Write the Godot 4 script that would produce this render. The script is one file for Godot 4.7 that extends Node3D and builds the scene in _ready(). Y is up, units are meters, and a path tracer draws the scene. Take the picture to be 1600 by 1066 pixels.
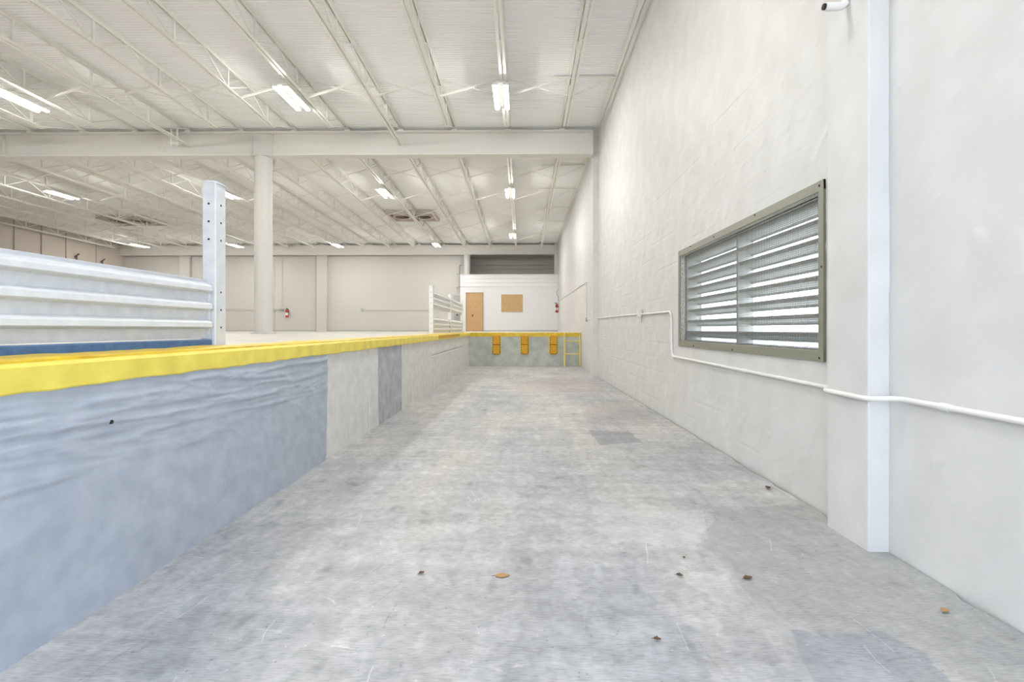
extends Node3D
# An indoor truck well beside a raised warehouse floor. The lane runs along -z; y = 0 is the lane floor at the dock wall.

const EYE := 1.2222        # height of the camera
const DECK := 1.10         # height of the raised floor
const LEFT := -1.764       # face of the low retaining wall
const RIGHT := 1.908       # face of the tall block wall
const DOCK := -16.86       # face of the dock wall at the end of the lane
const BACK := 1.7          # wall behind the camera
const FAR := -28.95        # far wall of the warehouse
const SIDE := -22.75       # left wall of the warehouse
const END := -30.4         # wall behind the office
const GIRDER := -13.0
const GIRDER_FAR := -28.6
const SPACING := 1.357     # between roof joists

var taken := {}
var rng := RandomNumberGenerator.new()
var M := {}

# ------------------------------------------------------------------ naming
func numbered(called: String) -> String:
	var n: int = taken.get(called, 0)
	taken[called] = n + 1
	return called if n == 0 else "%s_%03d" % [called, n]

func tag(o: Node, label: String, category := "", group := "", kind := "") -> void:
	o.set_meta("label", label)
	if category: o.set_meta("category", category)
	if group: o.set_meta("group", group)
	if kind: o.set_meta("kind", kind)

func thing(called: String, label: String, category: String, at := Vector3.ZERO, group := "", kind := "") -> Node3D:
	var o := Node3D.new()
	o.name = numbered(called)
	add_child(o)
	o.position = at
	tag(o, label, category, group, kind)
	return o

func part(called: String, mesh: Mesh, m: Material, parent: Node, at := Vector3.ZERO) -> MeshInstance3D:
	var o := MeshInstance3D.new()
	o.mesh = mesh
	o.material_override = m
	if parent == self:
		o.name = numbered(called)
	else:
		var n := 0
		for c in parent.get_children():
			if String(c.name) == called or String(c.name).begins_with(called + "_0"): n += 1
		o.name = called if n == 0 else "%s_%03d" % [called, n]
	parent.add_child(o)
	o.position = at
	return o

func copy(o: Node3D, at: Vector3, label := "", group := "") -> Node3D:
	var base := String(o.name)
	if base.length() > 4 and base[base.length() - 4] == "_" and base.right(3).is_valid_int(): base = base.left(base.length() - 4)
	var c: Node3D = o.duplicate()
	c.name = numbered(base)
	add_child(c)
	c.position = at
	if label: c.set_meta("label", label)
	if group: c.set_meta("group", group)
	return c

# ------------------------------------------------------------------ shapes
func tool() -> SurfaceTool:
	var st := SurfaceTool.new()
	st.begin(Mesh.PRIMITIVE_TRIANGLES)
	return st

func tri(st: SurfaceTool, a: Vector3, b: Vector3, c: Vector3, out: Vector3) -> void:
	var n := (b - a).cross(c - a)
	if n.length_squared() < 1e-16: return
	n = n.normalized()
	if n.dot(out) > 0:
		for p in [a, c, b]:
			st.set_normal(n)
			st.add_vertex(p)
	else:
		for p in [a, b, c]:
			st.set_normal(-n)
			st.add_vertex(p)

func quad(st: SurfaceTool, a: Vector3, b: Vector3, c: Vector3, d: Vector3, out: Vector3) -> void:
	tri(st, a, b, c, out)
	tri(st, a, c, d, out)

func box(st: SurfaceTool, lo: Vector3, hi: Vector3, xf := Transform3D()) -> void:
	var c := (lo + hi) / 2.0
	for ax in 3:
		var u := (ax + 1) % 3
		var v := (ax + 2) % 3
		for s in [-1, 1]:
			var p: Array[Vector3] = []
			for w in [[-1, -1], [1, -1], [1, 1], [-1, 1]]:
				var q := Vector3.ZERO
				q[ax] = lo[ax] if s < 0 else hi[ax]
				q[u] = lo[u] if w[0] < 0 else hi[u]
				q[v] = lo[v] if w[1] < 0 else hi[v]
				p.append(q)
			var n := Vector3.ZERO
			n[ax] = s
			quad(st, xf * p[0], xf * p[1], xf * p[2], xf * p[3], xf.basis * n)

# a closed outline in local x and y, drawn out along local z
func prism(st: SurfaceTool, outline: PackedVector2Array, depth: float, xf := Transform3D()) -> void:
	var n := outline.size()
	var area := 0.0
	for i in n: area += outline[i].cross(outline[(i + 1) % n])
	var sg := signf(area)
	for i in n:
		var a := outline[i]
		var b := outline[(i + 1) % n]
		var d := (b - a) * sg
		quad(st, xf * Vector3(a.x, a.y, 0), xf * Vector3(b.x, b.y, 0), xf * Vector3(b.x, b.y, depth), xf * Vector3(a.x, a.y, depth), xf.basis * Vector3(d.y, -d.x, 0))
	var t := Geometry2D.triangulate_polygon(outline)
	for k in range(0, t.size(), 3):
		for z in [0.0, depth]:
			tri(st, xf * Vector3(outline[t[k]].x, outline[t[k]].y, z), xf * Vector3(outline[t[k + 1]].x, outline[t[k + 1]].y, z), xf * Vector3(outline[t[k + 2]].x, outline[t[k + 2]].y, z), xf.basis * Vector3(0, 0, -1.0 if z == 0.0 else 1.0))

func chamfered(w: float, h: float, c: float) -> PackedVector2Array:
	var x := w / 2
	var y := h / 2
	return PackedVector2Array([Vector2(-x + c, -y), Vector2(x - c, -y), Vector2(x, -y + c), Vector2(x, y - c), Vector2(x - c, y), Vector2(-x + c, y), Vector2(-x, y - c), Vector2(-x, -y + c)])

func upright(at: Vector3) -> Transform3D:      # local z becomes up, local x stays, local y points to -z
	return Transform3D(Basis(Vector3(1, 0, 0), Vector3(0, 0, -1), Vector3(0, 1, 0)), at)

func tube(st: SurfaceTool, pts: Array, r: float, sides := 10) -> void:
	var rings: Array = []
	for i in pts.size():
		var p: Vector3 = pts[i]
		var d: Vector3
		if i == 0: d = pts[1] - p
		elif i == pts.size() - 1: d = p - pts[i - 1]
		else: d = (pts[i + 1] - p).normalized() + (p - pts[i - 1]).normalized()
		d = d.normalized()
		var up := Vector3.UP if absf(d.y) < 0.9 else Vector3.RIGHT
		var s := d.cross(up).normalized()
		var t := s.cross(d).normalized()
		var ring: Array = []
		for k in sides:
			var a := TAU * k / sides
			ring.append(s * cos(a) + t * sin(a))
		rings.append(ring)
	for i in pts.size() - 1:
		for k in sides:
			var l := (k + 1) % sides
			var n0: Vector3 = rings[i][k]
			var n1: Vector3 = rings[i][l]
			var n2: Vector3 = rings[i + 1][l]
			var n3: Vector3 = rings[i + 1][k]
			var v := [[pts[i] + n0 * r, n0], [pts[i] + n1 * r, n1], [pts[i + 1] + n2 * r, n2], [pts[i + 1] + n3 * r, n3]]
			smooth4(st, v)
	for e in [[0, 1], [pts.size() - 1, pts.size() - 2]]:
		var c: Vector3 = pts[e[0]]
		var out: Vector3 = c - pts[e[1]]
		for k in sides:
			tri(st, c, c + rings[e[0]][k] * r, c + rings[e[0]][(k + 1) % sides] * r, out)

func smooth4(st: SurfaceTool, v: Array) -> void:
	for t in [[0, 1, 2], [0, 2, 3]]:
		var a: Vector3 = v[t[0]][0]
		var b: Vector3 = v[t[1]][0]
		var c: Vector3 = v[t[2]][0]
		var g := (b - a).cross(c - a)
		if g.length_squared() < 1e-18: continue
		var order: Array = [t[0], t[2], t[1]] if g.dot(v[t[0]][1] + v[t[1]][1] + v[t[2]][1]) > 0 else t
		for k in order:
			st.set_normal(v[k][1])
			st.add_vertex(v[k][0])

func bend(pts: Array, r: float) -> Array:       # rounds the corners of a path
	var out: Array = [pts[0]]
	for i in range(1, pts.size() - 1):
		var p: Vector3 = pts[i]
		var a: Vector3 = (pts[i - 1] - p)
		var b: Vector3 = (pts[i + 1] - p)
		var q: float = min(r, a.length() * 0.49, b.length() * 0.49)
		var s := p + a.normalized() * q
		var e := p + b.normalized() * q
		for k in 7:
			var t := k / 6.0
			out.append(s.lerp(p, t).lerp(p.lerp(e, t), t))
	out.append(pts[-1])
	return out

# profile: points (radius, height); turned about local y
func lathe(st: SurfaceTool, profile: Array, sides: int, xf := Transform3D()) -> void:
	for i in profile.size() - 1:
		var a: Vector2 = profile[i]
		var b: Vector2 = profile[i + 1]
		var d := (b - a)
		var n2 := Vector2(d.y, -d.x).normalized()
		for k in sides:
			var t0 := TAU * k / sides
			var t1 := TAU * (k + 1) / sides
			var v: Array = []
			for w in [[a, t0], [a, t1], [b, t1], [b, t0]]:
				var e := Vector3(cos(w[1]), 0, sin(w[1]))
				v.append([xf * (e * w[0].x + Vector3(0, w[0].y, 0)), xf.basis * (e * n2.x + Vector3(0, n2.y, 0))])
			smooth4(st, v)

# a sheet in the plane of two axes, pushed along a third: us, vs are coordinates; skip(u, v) leaves a cell out
func sheet(us: PackedFloat32Array, vs: PackedFloat32Array, point: Callable, out: Vector3, skip: Variant = null) -> ArrayMesh:
	var nu := us.size()
	var nv := vs.size()
	var pos := PackedVector3Array()
	pos.resize(nu * nv)
	var uv := PackedVector2Array()
	uv.resize(nu * nv)
	for i in nu:
		for j in nv:
			pos[i * nv + j] = point.call(us[i], vs[j])
			uv[i * nv + j] = Vector2(us[i], vs[j])
	var nor := PackedVector3Array()
	nor.resize(nu * nv)
	for i in nu:
		for j in nv:
			var a := pos[mini(i + 1, nu - 1) * nv + j] - pos[maxi(i - 1, 0) * nv + j]
			var b := pos[i * nv + mini(j + 1, nv - 1)] - pos[i * nv + maxi(j - 1, 0)]
			var n := a.cross(b).normalized()
			nor[i * nv + j] = n if n.dot(out) > 0 else -n
	var idx := PackedInt32Array()
	var ccw := (pos[nv] - pos[0]).cross(pos[1] - pos[0]).dot(out) > 0
	for i in nu - 1:
		for j in nv - 1:
			if skip != null and skip.call((us[i] + us[i + 1]) / 2, (vs[j] + vs[j + 1]) / 2): continue
			var p := i * nv + j
			if ccw: idx.append_array([p, p + 1, p + nv, p + nv, p + 1, p + nv + 1])
			else: idx.append_array([p, p + nv, p + 1, p + 1, p + nv, p + nv + 1])
	var arr := []
	arr.resize(Mesh.ARRAY_MAX)
	arr[Mesh.ARRAY_VERTEX] = pos
	arr[Mesh.ARRAY_NORMAL] = nor
	arr[Mesh.ARRAY_TEX_UV] = uv
	arr[Mesh.ARRAY_INDEX] = idx
	var m := ArrayMesh.new()
	m.add_surface_from_arrays(Mesh.PRIMITIVE_TRIANGLES, arr)
	return m

# a run along z of a cross-section (x, y) that may change on the way; faces look away from the inner point
func strips(zs: PackedFloat32Array, section: Callable, inner: Vector2) -> ArrayMesh:
	var st := tool()
	for i in zs.size() - 1:
		var a: Array = section.call(zs[i])
		var b: Array = section.call(zs[i + 1])
		for k in a.size() - 1:
			var mid: Vector2 = (a[k] + a[k + 1]) / 2.0 - inner
			var e: Vector2 = a[k + 1] - a[k]
			var n := Vector2(e.y, -e.x)
			if n.dot(mid) < 0: n = -n
			quad(st, Vector3(a[k].x, a[k].y, zs[i]), Vector3(a[k + 1].x, a[k + 1].y, zs[i]), Vector3(b[k + 1].x, b[k + 1].y, zs[i + 1]), Vector3(b[k].x, b[k].y, zs[i + 1]), Vector3(n.x, n.y, 0))
	return st.commit()

func steps(stops: Array) -> PackedFloat32Array:   # [from, to, step, to, step ...]
	var r := PackedFloat32Array([stops[0]])
	var at: float = stops[0]
	for k in range(1, stops.size(), 2):
		var to: float = stops[k]
		var n := maxi(1, roundi(absf(to - at) / stops[k + 1]))
		for i in n: r.append(lerpf(at, to, (i + 1.0) / n))
		at = to
	return r

func one(f: Callable) -> ArrayMesh:
	var st := tool()
	f.call(st)
	return st.commit()

func noise(s: int, frequency: float, octaves := 3) -> FastNoiseLite:
	var n := FastNoiseLite.new()
	n.seed = s
	n.noise_type = FastNoiseLite.TYPE_SIMPLEX_SMOOTH
	n.frequency = frequency
	n.fractal_octaves = octaves
	return n

# ------------------------------------------------------------------ materials
func mat(c: Color, rough := 0.7, metal := 0.0) -> StandardMaterial3D:
	var m := StandardMaterial3D.new()
	m.albedo_color = c
	m.roughness = rough
	m.metallic = metal
	return m

func rgb(r: float, g: float, b: float) -> Color:
	return Color(r / 255.0, g / 255.0, b / 255.0)

func grain(m: StandardMaterial3D, s: int, frequency: float, low: Color, high: Color, scale: Vector3) -> StandardMaterial3D:
	var t := NoiseTexture2D.new()
	t.noise = noise(s, frequency, 5)
	t.width = 512
	t.height = 512
	t.seamless = true
	var ramp := Gradient.new()
	ramp.set_color(0, low)
	ramp.set_color(1, high)
	t.color_ramp = ramp
	m.albedo_texture = t
	m.uv1_triplanar = true
	m.uv1_world_triplanar = true
	m.uv1_scale = scale
	return m

func materials() -> void:
	var w := rgb(250, 249, 248)
	M.wall = grain(mat(rgb(219, 218, 216), 0.55), 3, 0.008, rgb(240, 240, 238), Color.WHITE, Vector3(0.5, 0.5, 0.5))
	M.far_wall = mat(rgb(204, 201, 195), 0.6)
	M.side_wall = mat(rgb(196, 187, 176), 0.6)
	M.roof = mat(rgb(250, 250, 248), 0.55)
	M.steel_paint = mat(rgb(240, 239, 232), 0.5)
	M.girder = mat(rgb(228, 226, 220), 0.5)
	M.column = mat(rgb(208, 206, 201), 0.5)
	M.deck = grain(mat(rgb(214, 211, 203), 0.6), 8, 0.012, rgb(214, 212, 208), w, Vector3(0.3, 0.3, 0.3))
	M.slate = grain(mat(rgb(184, 191, 201), 0.5), 9, 0.02, rgb(228, 230, 233), Color.WHITE, Vector3(0.55, 0.55, 0.55))
	M.pale_grey = grain(mat(rgb(232, 231, 227), 0.6), 10, 0.014, rgb(232, 231, 229), Color.WHITE, Vector3(0.5, 0.5, 0.5))
	M.mid_grey = grain(mat(rgb(198, 200, 204), 0.6), 11, 0.014, rgb(205, 206, 208), Color.WHITE, Vector3(0.6, 0.6, 0.6))
	M.dock_grey = grain(mat(rgb(206, 210, 203), 0.55), 12, 0.012, rgb(214, 215, 212), Color.WHITE, Vector3(0.4, 0.4, 0.4))
	M.yellow = grain(mat(rgb(253, 234, 104), 0.45), 13, 0.012, rgb(228, 222, 200), Color.WHITE, Vector3(0.6, 0.6, 0.6))
	M.deep_yellow = grain(mat(rgb(238, 210, 40), 0.4), 14, 0.012, rgb(216, 200, 170), Color.WHITE, Vector3(0.8, 0.8, 0.8))
	M.pale_yellow = mat(rgb(232, 216, 128), 0.5)
	M.bumper = grain(mat(rgb(236, 182, 14), 0.5), 15, 0.03, rgb(214, 196, 160), Color.WHITE, Vector3(1, 1, 1))
	M.rubber = mat(rgb(70, 58, 36), 0.85)
	M.zinc = grain(mat(rgb(226, 228, 230), 0.4, 0.0), 16, 0.02, rgb(236, 237, 239), Color.WHITE, Vector3(0.9, 0.9, 0.9))
	M.blue = grain(mat(rgb(92, 128, 166), 0.5), 17, 0.03, rgb(190, 200, 215), Color.WHITE, Vector3(0.9, 0.9, 0.9))
	M.bolt = mat(rgb(58, 58, 60), 0.6, 0.4)
	M.conduit = mat(rgb(232, 230, 224), 0.45)
	M.louver = mat(rgb(138, 138, 122), 0.42, 0.1)
	M.blade = mat(rgb(190, 192, 188), 0.4, 0.3)
	M.wire = mat(rgb(120, 120, 112), 0.5, 0.4)
	M.reveal = grain(mat(rgb(206, 204, 196), 0.8), 18, 0.05, rgb(170, 168, 160), Color.WHITE, Vector3(1.5, 1.5, 1.5))
	M.office = mat(rgb(232, 232, 232), 0.5)
	M.door = grain(mat(rgb(206, 168, 122), 0.45), 19, 0.02, rgb(232, 226, 216), Color.WHITE, Vector3(3, 0.3, 3))
	M.door_frame = mat(rgb(158, 140, 108), 0.5)
	M.card = grain(mat(rgb(204, 172, 126), 0.8), 20, 0.02, rgb(236, 232, 224), Color.WHITE, Vector3(0.6, 0.6, 0.6))
	M.dark = mat(rgb(40, 38, 36), 0.5, 0.3)
	M.red = mat(rgb(176, 52, 44), 0.35)
	M.white = mat(rgb(240, 240, 236), 0.5)
	M.panel_grey = mat(rgb(176, 178, 174), 0.5)
	M.vent = mat(rgb(206, 194, 184), 0.6)
	M.vent_dark = mat(rgb(120, 106, 98), 0.7)
	M.asphalt = mat(rgb(190, 190, 188), 0.9)
	var lamp := mat(rgb(255, 255, 255), 0.4)
	lamp.emission_enabled = true
	lamp.emission = Color(1.0, 0.985, 0.96)
	lamp.emission_energy_multiplier = 6.0
	M.lamp = lamp

func roof_y(z: float) -> float:            # underside of the roof deck, falling away towards the dock
	return EYE + 5.36 + 0.0195 * z

func lane_y(z: float) -> float:
	return EYE - 1.15 + 0.0043 * z

# ------------------------------------------------------------------ the scene
func _ready() -> void:
	rng.seed = 11
	camera_and_light()
	materials()
	lane_floor()
	right_wall()
	retaining_wall()
	raised_floor()
	outer_walls()
	roof()
	girders()
	joists()
	bridging()
	lights()
	louver()
	guard_rails()
	dock_fittings()
	office()
	conduits()
	roof_vents()
	small_things()

func camera_and_light() -> void:
	var cam := Camera3D.new()
	cam.name = "camera"
	cam.projection = Camera3D.PROJECTION_FRUSTUM
	cam.near = 0.05
	cam.far = 200.0
	cam.size = 2.0 * 0.05 * 533.0 / 800.0
	cam.frustum_offset = Vector2(0.05 * (800.0 - 806.53) / 800.0, 0.05 * (514.4 - 533.0) / 800.0)
	add_child(cam)
	cam.position = Vector3(0, EYE, 0)
	cam.rotation_degrees.y = 0.75
	cam.current = true
	var sky_mat := ProceduralSkyMaterial.new()
	sky_mat.sky_top_color = Color(0.77, 0.835, 0.93)
	sky_mat.sky_horizon_color = Color(0.92, 0.945, 0.98)
	sky_mat.ground_bottom_color = Color(0.62, 0.64, 0.66)
	sky_mat.ground_horizon_color = Color(0.80, 0.84, 0.88)
	sky_mat.sky_energy_multiplier = 2.35
	sky_mat.ground_energy_multiplier = 2.1
	var sky := Sky.new()
	sky.sky_material = sky_mat
	var env := Environment.new()
	env.background_mode = Environment.BG_SKY
	env.sky = sky
	env.tonemap_mode = Environment.TONE_MAPPER_LINEAR
	env.tonemap_exposure = 1.0
	env.sdfgi_enabled = true
	env.ssao_enabled = true
	env.ssil_enabled = true
	var sun := DirectionalLight3D.new()            # over the roof from beyond the dock: lights the paving outside, not the room
	sun.name = "sun"
	sun.light_energy = 6.5
	sun.light_color = Color(1.0, 0.97, 0.92)
	sun.light_angular_distance = 0.53
	sun.shadow_enabled = true
	add_child(sun)
	sun.rotation_degrees = Vector3(-58, 180, 0)
	var we := WorldEnvironment.new()
	we.name = "world_environment"
	we.environment = env
	add_child(we)

# ------------------------------------------------------------------ lane floor
func inside(p: Vector2, poly: PackedVector2Array) -> bool:
	return Geometry2D.is_point_in_polygon(p, poly)

func lane_picture() -> ImageTexture:
	# colour of the worn concrete: x across the lane, rows from z = -1.2 to the dock wall
	var w := 1024
	var h := 2048
	var big := noise(31, 0.006, 4).get_image(w / 2, h / 2)
	big.resize(w, h, Image.INTERPOLATE_CUBIC)
	var mid := noise(32, 0.012, 5).get_image(w / 4, h)
	mid.resize(w, h, Image.INTERPOLATE_CUBIC)
	var fine := noise(33, 0.09, 4).get_image(w / 2, h)
	fine.resize(w, h, Image.INTERPOLATE_BILINEAR)
	var scuff := noise(34, 0.018, 5).get_image(w, h)
	var drag := noise(35, 0.03, 3).get_image(w, h / 16)
	drag.resize(w, h, Image.INTERPOLATE_CUBIC)
	var streak := noise(36, 0.05, 3).get_image(w / 16, h)
	streak.resize(w, h, Image.INTERPOLATE_CUBIC)
	var A := big.get_data()
	var B := mid.get_data()
	var C := fine.get_data()
	var D := scuff.get_data()
	var F := drag.get_data()
	var G := streak.get_data()
	# patches of other concrete: [outline in metres (x, -z), red, green, blue, how much]
	var patches := [
		[PackedVector2Array([Vector2(0.74, 5.95), Vector2(1.22, 5.9), Vector2(1.22, 5.28), Vector2(0.78, 5.22)]), 0.80, 0.80, 0.82, 0.85],
		[PackedVector2Array([Vector2(1.19, 3.3), Vector2(1.53, 3.36), Vector2(1.95, 3.5), Vector2(1.95, 1.0), Vector2(1.34, 1.6), Vector2(1.18, 1.86), Vector2(1.05, 2.0), Vector2(0.98, 2.2), Vector2(0.98, 2.4), Vector2(1.02, 2.55), Vector2(0.96, 2.75), Vector2(1.02, 2.95), Vector2(1.16, 3.1)]), 0.905, 0.905, 0.89, 0.75],
		[PackedVector2Array([Vector2(1.02, 1.98), Vector2(1.10, 1.94), Vector2(1.38, 1.96), Vector2(1.42, 1.84), Vector2(1.36, 1.2), Vector2(0.9, 1.2), Vector2(0.96, 1.8)]), 0.85, 0.865, 0.90, 0.7],
		[PackedVector2Array([Vector2(-0.05, 9.5), Vector2(1.6, 9.8), Vector2(1.75, 11.6), Vector2(1.2, 12.6), Vector2(0.3, 12.2), Vector2(-0.2, 10.8)]), 0.95, 0.905, 0.88, 0.6],
		[PackedVector2Array([Vector2(1.0, 6.2), Vector2(1.7, 6.4), Vector2(1.75, 8.4), Vector2(1.1, 8.2), Vector2(0.8, 7.0)]), 0.96, 0.92, 0.90, 0.6],
		[PackedVector2Array([Vector2(0.45, 3.35), Vector2(1.15, 3.3), Vector2(1.05, 2.9), Vector2(0.9, 2.75), Vector2(0.5, 2.8)]), 1.06, 1.06, 1.055, 0.75],
		[PackedVector2Array([Vector2(-1.2, 12.8), Vector2(-0.3, 12.8), Vector2(-0.4, 14.4), Vector2(-1.1, 14.6)]), 0.95, 0.93, 0.91, 0.6],
	]
	var out := PackedByteArray()
	out.resize(w * h * 3)
	var boxes: Array = []
	for p in patches:
		var lo := Vector2(99, 99)
		var hi := Vector2(-99, -99)
		for v: Vector2 in p[0]:
			lo = lo.min(v)
			hi = hi.max(v)
		boxes.append([lo - Vector2(0.06, 0.1), hi + Vector2(0.06, 0.1)])
	var i := 0
	for y in h:
		var d := 1.2 + 15.66 * y / h
		var near: Array = []
		for k in patches.size():
			if d > boxes[k][0].y and d < boxes[k][1].y: near.append(k)
		for x in w:
			var a := A[i] / 255.0 - 0.5
			var b := B[i] / 255.0 - 0.5
			var c := C[i] / 255.0 - 0.5
			var s := D[i] / 255.0 - 0.5
			var f := F[i] / 255.0 - 0.5
			var g := G[i] / 255.0 - 0.5
			var v := 0.72 + 0.12 * a + 0.07 * b + 0.10 * c + 0.03 * f + 0.08 * g
			if s > 0.08: v += minf((s - 0.08) * 0.4, 0.04)
			if s < -0.2: v += (s + 0.2) * 0.4
			var r := v * (1.0 + 0.03 * a)
			var gg := v * 0.995
			var bl := v * (0.985 - 0.05 * a)
			if near.size():
				var p := Vector2(LEFT + (RIGHT - LEFT) * x / w + 0.05 * b + 0.03 * c, d + 0.10 * a + 0.08 * b + 0.06 * c)
				for k in near:
					if inside(p, patches[k][0]):
						var q: Array = patches[k]
						r = lerpf(r, 0.745 * q[1] + 0.5 * (r - 0.735), q[4])
						gg = lerpf(gg, 0.745 * q[2] + 0.5 * (gg - 0.735), q[4])
						bl = lerpf(bl, 0.745 * q[3] + 0.5 * (bl - 0.735), q[4])
			out[i * 3] = clampi(int(r * 255), 0, 255)
			out[i * 3 + 1] = clampi(int(gg * 255), 0, 255)
			out[i * 3 + 2] = clampi(int(bl * 255), 0, 255)
			i += 1
	# scratches, drag marks and specks
	var r2 := RandomNumberGenerator.new()
	r2.seed = 77
	for k in 900:
		var x := r2.randf() * w
		var y := pow(r2.randf(), 1.6) * h
		var along: bool = r2.randf() < 0.35
		var a := r2.randf_range(-0.5, 0.5) + (PI / 2 if along else 0.0)
		var n := int(r2.randf_range(6, 70 if along else 40))
		var by := r2.randf_range(-16, 22)
		for q in n:
			x += cos(a)
			y += sin(a) * 0.5
			a += r2.randf_range(-0.06, 0.06)
			if x < 1 or y < 1 or x > w - 2 or y > h - 2: break
			if q % 7 == 6 and r2.randf() < 0.3: continue
			var at := (int(y) * w + int(x)) * 3
			for c in 3: out[at + c] = clampi(out[at + c] + int(by), 0, 255)
	for k in 1300:
		var at := (int(pow(r2.randf(), 1.5) * (h - 2)) * w + int(r2.randf() * (w - 2))) * 3
		var by := -34 if r2.randf() < 0.5 else 26
		for c in 6: out[at + c] = clampi(out[at + c] + by, 0, 255)
	return ImageTexture.create_from_image(Image.create_from_data(w, h, false, Image.FORMAT_RGB8, out))

func lane_floor() -> void:
	var m := mat(Color.WHITE, 0.6)
	m.albedo_texture = lane_picture()
	var t := NoiseTexture2D.new()                    # broom marks and pores, multiplied over it
	t.noise = noise(40, 0.11, 5)
	t.width = 256
	t.height = 1024
	t.seamless = true
	var ramp := Gradient.new()
	ramp.set_color(0, rgb(202, 202, 202))
	ramp.set_color(1, rgb(255, 255, 255))
	ramp.add_point(0.4, rgb(236, 236, 236))
	t.color_ramp = ramp
	m.detail_enabled = true
	m.detail_albedo = t
	m.detail_blend_mode = BaseMaterial3D.BLEND_MODE_MUL
	m.detail_uv_layer = BaseMaterial3D.DETAIL_UV_2
	m.uv2_scale = Vector3(0.55, 0.9, 1)
	var bump := noise(41, 1.3, 3)
	var us := steps([LEFT - 0.05, RIGHT, 0.06])
	var vs := steps([BACK, 0.0, 0.2, -6.0, 0.06, DOCK - 0.05, 0.12])
	var mesh := sheet(us, vs, func(x, z): return Vector3(minf(x, RIGHT - 0.008 - 0.045 * maxf(0.0, 0.2 + bump.get_noise_2d(90.0, z * 1.7))), lane_y(z) + 0.004 * bump.get_noise_2d(x, z), z), Vector3.UP)
	var arr := mesh.surface_get_arrays(0)
	var uv := PackedVector2Array()
	for p: Vector3 in arr[Mesh.ARRAY_VERTEX]:
		uv.append(Vector2((p.x - LEFT) / (RIGHT - LEFT), (-p.z - 1.2) / 15.66))
	arr[Mesh.ARRAY_TEX_UV2] = arr[Mesh.ARRAY_TEX_UV]
	arr[Mesh.ARRAY_TEX_UV] = uv
	var am := ArrayMesh.new()
	am.add_surface_from_arrays(Mesh.PRIMITIVE_TRIANGLES, arr)
	var o := part("floor", am, m, self)
	tag(o, "worn pale concrete floor of the sunken truck lane", "floor", "", "structure")
	part("slab", one(func(st):
		box(st, Vector3(LEFT - 0.3, -0.5, DOCK - 0.3), Vector3(RIGHT - 0.05, -0.02, BACK))
		box(st, Vector3(RIGHT - 0.05, -0.5, DOCK - 0.3), Vector3(RIGHT + 0.3, -0.22, BACK))), M.pale_grey, o)
	var g := part("ground", one(func(st):
		box(st, Vector3(RIGHT + 0.32, -0.3, -50), Vector3(60, -0.05, 60))
		box(st, Vector3(-60, -0.3, BACK + 0.01), Vector3(RIGHT + 0.32, -0.05, 60))), M.asphalt, self)
	tag(g, "pale paving outside the building", "ground", "", "structure")

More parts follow.
